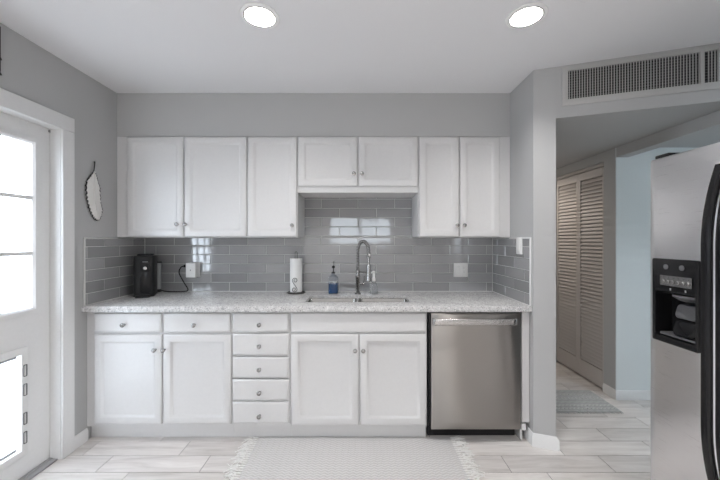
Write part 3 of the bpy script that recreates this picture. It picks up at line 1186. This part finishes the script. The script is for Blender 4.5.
# ------------------------------------------------------------------ dishwasher
dx0, dx1 = xb(428.9), xb(521.3)
YD = 2.195
t = thing('dishwasher', 'stainless steel dishwasher with bar handle under the granite counter', 'dishwasher', ((dx0 + dx1) / 2, YF, 0))
link('tub', box(B(), dx0 + .001, dx1 - .001, YF + .008, YB - .06, .10, ZK - .002), M['dark'], t)
bm = B()                       # front panel: a gently bowed sheet with returned edges
u0, u1, v0, v1 = X(431.2, YD), X(520.6, YD), Z(429.3, YD), Z(313.3, YD)
nu, nv = 20, 26
grid = []
for i in range(nu + 1):
    col = []
    for j in range(nv + 1):
        a, b = i / nu, j / nv
        edge = min(a, 1 - a, b, 1 - b)
        bow = .019 * (1 - (2 * a - 1) ** 2) + .0034 * math.sin(2.2 * PI * b + 2.0 * a) * (4 * a * (1 - a)) - .0026 * math.cos(3 * PI * a + 1.4 * b)
        w = bow if edge > 0 else 0.0
        col.append(bm.verts.new((u0 + (u1 - u0) * a, YD - .0 - w, v0 + (v1 - v0) * b)))
    grid.append(col)
for i in range(nu):
    for j in range(nv):
        bm.faces.new((grid[i][j], grid[i + 1][j], grid[i + 1][j + 1], grid[i][j + 1]))
loop = [grid[i][0] for i in range(nu)] + [grid[nu][j] for j in range(nv)] + [grid[i][nv] for i in range(nu, 0, -1)] + [grid[0][j] for j in range(nv, 0, -1)]
bk = [bm.verts.new((v.co.x, YF + .003, v.co.z)) for v in loop]
m = len(loop)
for k in range(m):
    bm.faces.new((loop[k], bk[k], bk[(k + 1) % m], loop[(k + 1) % m]))
dp = link('door', bm, M['steel_dw'], t, smooth=50)
bm = B()
hz = Z(322.2, YD - .045)
a, b = X(433.6, YD - .04), X(517.3, YD - .04)
pth = smooth_path([(a + .006, YD + .002, hz - .002), (a + .010, YD - .028, hz - .001), (a + .035, YD - .046, hz), ((a + b) / 2, YD - .056, hz + .002), (b - .035, YD - .046, hz), (b - .010, YD - .028, hz - .001), (b - .006, YD + .002, hz - .002)], 6)
# flat bar: sweep a rounded rectangle by hand
prev = None
first = None
for i, p in enumerate(pth):
    tg = (pth[min(i + 1, len(pth) - 1)] - pth[max(i - 1, 0)]).normalized()
    nn = Vector((0, 0, 1)).cross(tg).normalized()
    cur = [bm.verts.new(p + nn * q[0] + Vector((0, 0, q[1]))) for q in rrect(-.008, .008, -.022, .022, .006, 3)]
    if prev:
        for k in range(len(cur)):
            bm.faces.new((prev[k], prev[(k + 1) % len(cur)], cur[(k + 1) % len(cur)], cur[k]))
    else:
        first = cur
    prev = cur
bm.faces.new(first[::-1])
bm.faces.new(prev)
link('handle', bm, M['steel_bar'], dp)
bm = B()
lx, lz = X(476.5, YD), Z(413.8, YD)
for k in range(6):
    box(bm, lx - .020 + k * .0068, lx - .020 + k * .0068 + .0048, YD - .0085, YD - .0045, lz - .0025, lz + .0035)
link('wordmark', bm, M['steel_bar'], dp)
bm = B()
box(bm, dx0 + .001, dx1 - .001, YF - .02, YF + .006, v1 + .004, ZK - .003)
box(bm, dx0, u0 - .002, YF - .012, YF + .006, .10, ZK - .001)
link('control_edge', bm, M['black'], t)
link('toe_kick', box(B(), dx0 + .004, dx1 - .012, YF + .047, YF + .07, .004, .0985, .002, 1), M['blackm'], t)

# ------------------------------------------------------------------ refrigerator
FX = 1.44                     # plane of the doors
FY0, FY1 = 0.70, 1.622
FZ = 1.768
t = thing('refrigerator', 'stainless side-by-side refrigerator with black handles and a water dispenser', 'refrigerator', (1.8, 1.15, 0))
bm = B()
box(bm, FX + .085, 2.2, FY0 + .004, FY1 - .004, .03, FZ - .02, .006, 2)
link('body', bm, M['dgrey'], t)
fr = lambda u, v, w: (FX + .075 - w, u, v)
gd = 1.268
hy0, hy1, hz0, hz1 = 1.372, 1.592, .889, 1.282
q = lambda e, w, r: (gd + e, FY1 - e, .11 + e, FZ - e, w, r)
bm = B()
rings(bm, [q(.004, 0, .006), q(0, .006, .008), q(0, .055, .008), q(.003, .066, .010), q(.010, .073, .014), q(.013, .0748, .016),
           (hy0 + .012, hy1 - .012, hz0 + .012, hz1 - .012, .075, .006), (hy0 + .012, hy1 - .012, hz0 + .012, hz1 - .012, .002, .006)], fr, n=4)


def dark_sides(bm):
    for f in bm.faces:
        c_ = f.calc_center_median()
        if c_.x > FX + .017 and not (hy0 < c_.y < hy1 and hz0 < c_.z < hz1):
            f.material_index = 1


dark_sides(bm)
fd = link('freezer_door', bm, [M['steel_fr'], M['dgrey']], t, smooth=50)
bm = B()
q = lambda e, w, r: (FY0 + e, gd - .006 - e, .11 + e, FZ - e, w, r)
rings(bm, [q(.004, 0, .006), q(0, .006, .008), q(0, .055, .008), q(.003, .066, .010), q(.010, .073, .014), q(.018, .075, .018)], fr, n=4)
dark_sides(bm)
rd = link('fridge_door', bm, [M['steel_fr'], M['dgrey']], t, smooth=50)
zr = 1.128                    # between control panel and recess
bm = B()                      # dispenser surround
rings(bm, [(hy0, hy1, hz0, hz1, .0755, .008), (hy0, hy1, hz0, hz1, .083, .008), (hy0 + .004, hy1 - .004, hz0 + .004, hz1 - .004, .086, .006),
           (hy0 + .016, hy1 - .016, hz0 + .028, zr, .083, .008), (hy0 + .02, hy1 - .02, hz0 + .032, zr - .004, .006, .012)], fr, n=4, cap0=False)
ds = link('dispenser', bm, M['black'], fd)
bm = B()
ya, yb_ = hy0 + .026, hy1 - .046
rings(bm, [(ya, yb_, 1.158, 1.205, .0865, .003), (ya, yb_, 1.158, 1.205, .0880, .003), (ya + .002, yb_ - .002, 1.160, 1.203, .0880, .002), (ya + .002, yb_ - .002, 1.160, 1.203, .0868, .002)], fr, n=2, cap0=False)
link('button_frame', bm, M['nickel'], ds)
for k in range(6):
    y = ya + .016 + k * (yb_ - ya - .032) / 5
    bm = B()
    lathe(bm, [(.0085, 0), (.0085, -.004), (.006, -.006)], (FX + .075 - .0868, y, 1.177), 'x', 14)
    lathe(bm, [(.0028, 0), (.0028, -.0015)], (FX + .075 - .0868, y, 1.195), 'x', 8)
    link('button', bm, M['nickel'], ds)
for y in (hy1 - .075, hy0 + .07):
    link('dial', lathe(B(), [(.012, 0), (.012, -.002), (.009, -.003)], (FX + .075 - .0866, y, 1.245), 'x', 16), M['dgrey'], ds)
for y in (hy1 - .100, hy0 + .05):
    link('indicator', box(B(), FX + .075 - .0882, FX + .075 - .0866, y, y + .006, 1.138, 1.148), M['grey'], ds)
bm = B()                      # ice chute and paddle inside the recess
yc = hy0 + .085
cxr = FX + .045
lathe(bm, [(.062, zr - .008), (.060, zr - .018), (.040, zr - .032), (.024, zr - .036)], (cxr, yc, 0), 'z', 24)
link('ice_chute', bm, M['dgrey'], ds)
bm = B()
fl = lambda u, v, w: (FX + .062 - w - (1.09 - v) * .28, u, v)
rings(bm, [(yc - .045, yc + .060, 1.01, 1.075, 0, .02), (yc - .045, yc + .060, 1.01, 1.075, .012, .02), (yc - .038, yc + .052, 1.015, 1.07, .018, .016)], fl, n=5)
pad = link('paddle', bm, M['dgrey'], ds)
bm = B()
rings(bm, [(yc - .05, yc + .05, .935, 1.005, 0, .02), (yc - .05, yc + .05, .935, 1.005, .012, .02), (yc - .042, yc + .042, .94, 1.0, .02, .018)], fl, n=5)
link('lower_paddle', bm, M['black'], ds)
bm = B()
rings(bm, [(hy0 + .022, hy1 - .022, FX + .004, FX + .066, hz0 + .0335, .01), (hy0 + .022, hy1 - .022, FX + .004, FX + .066, hz0 + .042, .01)], lambda u, v, w: (v, u, w), n=3)
link('drip_tray', bm, M['dgrey'], ds)


def fridge_handle(parent, y0, y1):
    bm = B()
    zt, zl = 1.675, .30
    prof = []
    n = 30
    for k in range(n + 1):
        s = k / n
        z = zt + (zl - zt) * s
        e = min(1, min(s, 1 - s) / .24)
        out = .006 + .062 * math.sin(e * PI / 2) ** .8
        prof.append((z, out))
    prev = None
    first = None
    for z, out in prof:
        th = .020
        cur = [bm.verts.new((FX - max(.0005, out - th) * 1.0 - (u) , v, z)) for u, v in rrect(0, min(out, th) , y0, y1, min(out * .45, .008), 3)]
        if prev:
            for k in range(len(cur)):
                bm.faces.new((prev[k], prev[(k + 1) % len(cur)], cur[(k + 1) % len(cur)], cur[k]))
        else:
            first = cur
        prev = cur
    bm.faces.new(first[::-1])
    bm.faces.new(prev)
    return link('handle', bm, M['black'], parent)


fridge_handle(fd, 1.276, 1.314)
fridge_handle(rd, 1.222, 1.260)
bm = B()
box(bm, FX + .02, FX + .14, FY1 - .085, FY1 - .012, FZ + .001, FZ + .017, .005, 2)
box(bm, FX + .06, FX + .16, FY1 - .07, FY1 - .02, FZ - .021, FZ + .004, .003, 1)
link('hinge_cover', bm, M['blackm'], t)
link('base_grille', box(B(), FX + .05, FX + .084, FY0 + .01, FY1 - .01, .02, .10, .004, 1), M['blackm'], t)
for x in (1.58, 2.12):
    for y in (FY0 + .08, FY1 - .08):
        link('foot', lathe(B(), [(.02, .0008), (.02, .029)], (x, y, 0), 'z', 12), M['blackm'], t)

# ------------------------------------------------------------------ return-air vent on the angled wall
d = Vector((2.99, -1, 0)).normalized()
nrm = Vector((-d.y * -1, d.x * -1, 0))        # towards the camera
nrm = Vector((d.y, -d.x, 0))
o0 = Vector((XR, yv(XR), 0)) + d * (.0528 * 3.153)
VL = 0.81
vz0, vz1 = 2.237, 2.488
va = lambda u, v, w: tuple(o0 + d * u + nrm * (w + .0006) + Vector((0, 0, v)))
t = thing('vent_grille', 'long metal return-air vent on the angled wall above the hall opening', 'vent', o0 + Vector((0, 0, vz0)))
bm = B()
fwv, fhv, fht = .032, .040, .027
rings(bm, [(0, VL, vz0, vz1, 0, 0), (0, VL, vz0, vz1, .006, 0), (.004, VL - .004, vz0 + .004, vz1 - .004, .009, 0),
           (fwv, VL - fwv, vz0 + fhv, vz1 - fht, .009, 0), (fwv + .002, VL - fwv - .002, vz0 + fhv + .002, vz1 - fht - .002, .001, 0)], va, cap0=False, cap1=False)
mu = VL - fwv - .080
rings(bm, [(mu, mu + .019, vz0 + fhv, vz1 - fht, .001, 0), (mu, mu + .019, vz0 + fhv, vz1 - fht, .009, 0)], va)
link('vent_frame', bm, M['vent'], t)
link('backing', rings(B(), [(fwv, VL - fwv, vz0 + fhv, vz1 - fht, .0001, 0), (fwv, VL - fwv, vz0 + fhv, vz1 - fht, .0008, 0)], va), M['dark'], t)
bm = B()
u = fwv + .006
while u < VL - fwv - .006:
    if not (mu - .004 < u < mu + .024):
        rings(bm, [(u, u + .0036, vz0 + fhv, vz1 - fht, .004, 0), (u, u + .0036, vz0 + fhv, vz1 - fht, .0085, 0)], va)
    u += .0142
link('blades', bm, M['vent'], t)
bm = B()
v = vz0 + fhv + .010
while v < vz1 - fht - .004:
    rings(bm, [(fwv, VL - fwv, v, v + .0035, .0009, 0), (fwv, VL - fwv, v, v + .0035, .0035, 0)], va)
    v += .0165
link('cross_bars', bm, M['dgrey'], t)

# ------------------------------------------------------------------ louvred closet doors
bm = B()
box(bm, 2.215, 2.285, 2.9355, 3.6645, 2.045, 2.0745)
door2 = struct('door_2', bm, M['closet'])
door2['label'] = 'grey-white louvred bifold closet door in the hall'
for y0, y1 in ((2.938, 3.299), (3.301, 3.662)):
    bm = B()
    X0, X1 = 2.214, 2.243
    z0, z1 = .015, 2.038
    sw = .03
    box(bm, X0, X1, y0, y0 + sw, z0, z1, .002, 1)
    box(bm, X0, X1, y1 - sw, y1, z0, z1, .002, 1)
    box(bm, X0, X1, y0 + sw, y1 - sw, z0, z0 + .16)
    box(bm, X0, X1, y0 + sw, y1 - sw, z1 - .075, z1)
    lf = struct('leaf', bm, M['closet'], door2)
    bm = B()
    z = z0 + .168
    while z < z1 - .09:
        vs = []
        for yy in (y0 + sw - .002, y1 - sw + .002):
            for (xx, zz) in ((X0 + .002, z), (X0 + .002, z + .0065), (X0 + .023, z + .0405), (X0 + .023, z + .034)):
                vs.append(bm.verts.new((xx, yy, zz)))
        for f in ((0, 1, 2, 3), (7, 6, 5, 4), (0, 4, 5, 1), (1, 5, 6, 2), (2, 6, 7, 3), (3, 7, 4, 0)):
            bm.faces.new([vs[i] for i in f])
        z += .0355
    struct('louvers', bm, M['closet'], lf)

# ------------------------------------------------------------------ recessed lights; those behind the camera are added fill
for i, (x, y) in enumerate(LIGHTS):
    if i < 2:
        lab = ('recessed round ceiling light above the sink counter, nearer the glazed door', 'recessed round ceiling light nearer the vent')[i]
        grp = 'recessed ceiling lights'
    else:
        lab, grp = 'recessed round ceiling light farther back in the room', 'recessed lights farther back in the room'
    t = thing('recessed_light', lab, 'ceiling light', (x, y, ZC), grp)
    bm = B()
    lathe(bm, [(.096, -.0006), (.094, -.005), (.080, -.007), (.0755, -.003), (.0755, .004)], (x, y, ZC), 'z', 40, caps=False)
    link('trim_ring', bm, M['baffle'], t)
    link('rim', tube(B(), [(x + .0775 * math.cos(2 * PI * k / 40), y + .0775 * math.sin(2 * PI * k / 40), ZC - .0065) for k in range(40)], .0024, 6, closed=True), M['dark'], t)  # black ring painted in as the shadow of the gap inside the trim
    bm = B()
    lathe(bm, [(.0745, .002), (.068, .03), (.064, .052), (.064, .056)], (x, y, ZC), 'z', 40, caps=False)
    link('baffle', bm, M['baffle'], t)
    bm = B()
    lathe(bm, [(.0635, .052), (.055, .040), (.035, .032), (.01, .029)], (x, y, ZC), 'z', 32)
    ln = link('lens', bm, M['lens'], t)
    l = bpy.data.lights.new('lamp', 'AREA')
    l.shape = 'DISK'
    l.size = .12
    l.spread = R(128 if i < 2 else 140)
    l.energy = LAMP_W[0 if i < 2 else 1]
    l.color = (1.0, .985, .97)
    lo = bpy.data.objects.new('lamp', l)
    COL.objects.link(lo)
    lo.parent = t
    lo.location = (0, 0, .024)

# unseen flush lamps added to brighten the side room and the hall
for (x, y, z), lab, w, colr in (((2.9, 1.35, ZC), 'round flush ceiling light in the side room', SIDE_W, (.84, .93, 1.0)),
                                ((1.75, 4.0, ZS), 'round flush ceiling light at the end of the hall', HALL_W, (1.0, .88, .76))):
    t = thing('flush_light', lab, 'ceiling light', (x, y, z))
    bm = B()
    lathe(bm, [(.15, -.001), (.15, -.02), (.14, -.03)], (x, y, z), 'z', 32)
    link('base_plate', bm, M['plastic'], t)
    bm = B()
    lathe(bm, [(.138, -.031), (.13, -.06), (.09, -.085), (.02, -.095)], (x, y, z), 'z', 32)
    link('glass_shade', bm, glow_mat('lit_shade', colr, 3.0), t)
    l = bpy.data.lights.new('lamp', 'AREA')
    l.shape = 'DISK'
    l.size = .24
    l.energy = w
    l.color = colr
    lo = bpy.data.objects.new('lamp', l)
    COL.objects.link(lo)
    lo.parent = t
    lo.location = (0, 0, -.1)

# ------------------------------------------------------------------ rugs
rx0, rx1, ry0, ry1 = -0.70, 0.622, 1.47, 2.254
t = thing('area_rug', 'cream woven chevron rug with fringed ends in front of the sink', 'rug', ((rx0 + rx1) / 2, (ry0 + ry1) / 2, 0))
bm = B()
nx, ny = 60, 36
gv = [[None] * (ny + 1) for _ in range(nx + 1)]
for i in range(nx + 1):
    for j in range(ny + 1):
        x = rx0 + (rx1 - rx0) * i / nx
        y = ry0 + (ry1 - ry0) * j / ny
        if i in (0, nx):
            x += .006 * math.sin(j * 1.1) + random.uniform(-.003, .003)
        if j in (0, ny):
            y += .003 * math.sin(i * .7)
        z = .007 + .0012 * math.sin(x * 9 + 1) * math.cos(y * 7)
        gv[i][j] = bm.verts.new((x, y, z if 0 < i < nx and 0 < j < ny else .005))
for i in range(nx):
    for j in range(ny):
        bm.faces.new((gv[i][j], gv[i + 1][j], gv[i + 1][j + 1], gv[i][j + 1]))
ed = [gv[i][0] for i in range(nx)] + [gv[nx][j] for j in range(ny)] + [gv[i][ny] for i in range(nx, 0, -1)] + [gv[0][j] for j in range(ny, 0, -1)]
lo_ = [bm.verts.new((v.co.x, v.co.y, .0008)) for v in ed]
for k in range(len(ed)):
    bm.faces.new((ed[k], lo_[k], lo_[(k + 1) % len(ed)], ed[(k + 1) % len(ed)]))
link('weave', bm, M['rug'], t)
for s, xe in ((-1, rx0), (1, rx1)):
    bm = B()
    y = ry0 + .012
    while y < ry1 - .006:
        ang = random.uniform(-.5, .5)
        ln_ = random.uniform(.055, .095)
        # knot, then loose yarns fanning from it
        kx = xe + s * random.uniform(.008, .016)
        tube(bm, [(xe - s * .004, y, .005), (kx, y, .007), (kx + s * .010, y + .004 * ang, .006)], [.003, .0052, .003], 6)
        for q_ in range(4):
            a = ang + random.uniform(-.55, .55)
            l2 = ln_ * random.uniform(.65, 1.1)
            p0 = Vector((kx + s * .006, y, .0055))
            p1 = p0 + Vector((s * math.cos(a) * l2 * .45, math.sin(a) * l2 * .45, random.uniform(.001, .008)))
            a2 = a + random.uniform(-.7, .7)
            p2 = p1 + Vector((s * math.cos(a2) * l2 * .55, math.sin(a2) * l2 * .55, 0))
            p2.z = .0028
            if p2.y > 2.2585:
                p2.y = 2.2585
            if p1.y > 2.2585:
                p1.y = 2.2585
            tube(bm, smooth_path([p0, p1, p2], 3), .0025, 4)
        y += .021
    link('fringe', bm, M['fringe'], t)

hx0, hx1, hy_0, hy_1 = 1.36, 2.085, 2.59, 2.955
t = thing('hall_rug', 'small grey patterned rug with pale stitched rows on the hall floor', 'rug', ((hx0 + hx1) / 2, (hy_0 + hy_1) / 2, 0))
bm = B()
box(bm, hx0, hx1, hy_0, hy_1, .0008, .006, .002, 1)
link('weave', bm, M['mat'], t)
for yy in (2.625, 2.675, 2.80, 2.86):
    bm = B()
    x = hx0 + .012
    k = 0
    while x < hx1 - .02:
        z = .0075
        dy = .010 if k % 2 else -.010
        tube(bm, [(x, yy - dy, z), (x + .011, yy + dy, z)], .0035, 5)
        x += .0155
        k += 1
    link('stitched_row', bm, M['stitch'], t)
bm = B()
x = hx0 + .006
while x < hx1:
    tube(bm, [(x, hy_0 + .003, .004), (x + random.uniform(-.004, .004), hy_0 - .026, .0025)], .0025, 5)
    x += .011
link('fringe', bm, plain('grey_yarn', (.50, .51, .51), .95), t)

# ------------------------------------------------------------------ wall decorations
# feather: Y along the wall, Z up, thin but with real thickness
t = thing('feather_decoration', 'white feather wall decoration with dark wire edge, beside the door casing', 'wall decoration', (XL, 2.28, 1.5))


def fpt(px, py):
    D = -XL * F / (360 - px)
    return D, CZ + (240 - py) * D / F


spine = [(93.2, 163), (92.3, 172), (91.6, 184), (92.3, 197), (94, 209), (96.2, 219)]
lft = [(91.8, 172.5), (88.5, 177), (85.6, 181), (85.2, 190), (85.9, 199), (88.0, 207), (90.3, 213.5), (93.2, 218), (96.3, 219.6)]
rgt = [(93.4, 172.5), (95.2, 177), (96.4, 182), (98.2, 188), (98.8, 197), (99.6, 205), (100.7, 210), (99.6, 215.5), (96.3, 219.6)]
Ls = smooth_path([(*fpt(*p), 0) for p in lft], 6)
Rs = smooth_path([(*fpt(*p), 0) for p in rgt], 6)


def jag(v, k, s):
    return Vector((v.x + s * (.007 if k % 3 == 0 else -.003), v.y - (.006 if k % 3 == 0 else 0), 0))


Lj = [jag(v, k, -1) for k, v in enumerate(Ls)]
Rj = [jag(v, k, 1) for k, v in enumerate(Rs)]
bm = B()
n = len(Lj)
NS = 6
lay = []
for off in (.006, .011):
    rows = []
    for k in range(n):
        rowv = []
        for q_ in range(NS + 1):
            f = q_ / NS
            p = Lj[k].lerp(Rj[k], f)
            w = off + (.006 * (1 - abs(2 * f - 1)) if off > .008 else 0) + .0012 * (k % 2)
            rowv.append(bm.verts.new((XL + w, p.x, p.y)))
        rows.append(rowv)
    for a, b in zip(rows, rows[1:]):
        for q_ in range(NS):
            bm.faces.new((a[q_], a[q_ + 1], b[q_ + 1], b[q_]))
    lay.append(rows)
A, C = lay
outer = [r[0] for r in A] + [r[-1] for r in A][::-1]
outerC = [r[0] for r in C] + [r[-1] for r in C][::-1]
for k in range(len(outer)):
    bm.faces.new((outer[k], outer[(k + 1) % len(outer)], outerC[(k + 1) % len(outer)], outerC[k]))
link('vane', bm, M['feather'], t)
bm = B()
wr = lambda n_: [.0028 + (.0024 if (k_ * 7) % 5 < 2 else 0) for k_ in range(n_)]
tube(bm, [(XL + .009, p.x - .001, p.y) for p in Lj], wr(len(Lj)), 6)
tube(bm, [(XL + .009, p.x + .001, p.y) for p in Rj], wr(len(Rj)), 6)
link('wire_edge', bm, M['iron'], t)
bm = B()
tube(bm, [(XL + .012, *fpt(*p)) for p in [(92.9, 161.5), (93.0, 164), (92.2, 171)]], [.005, .0035, .003], 8)
tube(bm, [(XL + .009, *fpt(92.2, 171)), (XL + .009, Lj[0].x, Lj[0].y)], .0026, 6)
link('quill', bm, M['iron'], t)
bm = B()
tube(bm, [(XL + .0185, *fpt(*p)) for p in spine[1:]], [.003, .0028, .0025, .002, .0015], 6)
link('shaft', bm, M['feather'], t)

# iron scroll hanging over the door
t = thing('scroll_decoration', 'dark iron scroll decoration hanging on the wall above the glazed door', 'wall decoration', (XL, 1.6, 2.3))
bm = B()
yy = lambda px: -XL * F / (360 - px)
pts = [(XL + .012, 1.676, z) for z in (2.47, 2.42, 2.36, 2.30, 2.24)]
tube(bm, pts, .004, 8)
for zc_, r in ((2.30, .020), (2.222, .016)):
    sp_ = []
    for k in range(22):
        a = R(20 * k)
        rr_ = r * (1 - k / 30)
        sp_.append((XL + .012, 1.678 - r + rr_ * math.cos(a) + .004, zc_ + rr_ * math.sin(a)))
    tube(bm, sp_, .0045, 8)
tube(bm, [(XL + .012, 1.50, 2.24), (XL + .012, 1.50, 2.47)], .004, 8)
tube(bm, [(XL + .012, 1.50, 2.47), (XL + .012, 1.59, 2.485), (XL + .012, 1.676, 2.47)], .004, 8)
tube(bm, [(XL + .012, 1.50, 2.24), (XL + .012, 1.59, 2.225), (XL + .012, 1.676, 2.24)], .004, 8)
tube(bm, [(XL + .0005, 1.59, 2.485), (XL + .013, 1.59, 2.485)], .003, 8)
link('ironwork', bm, M['iron'], t)
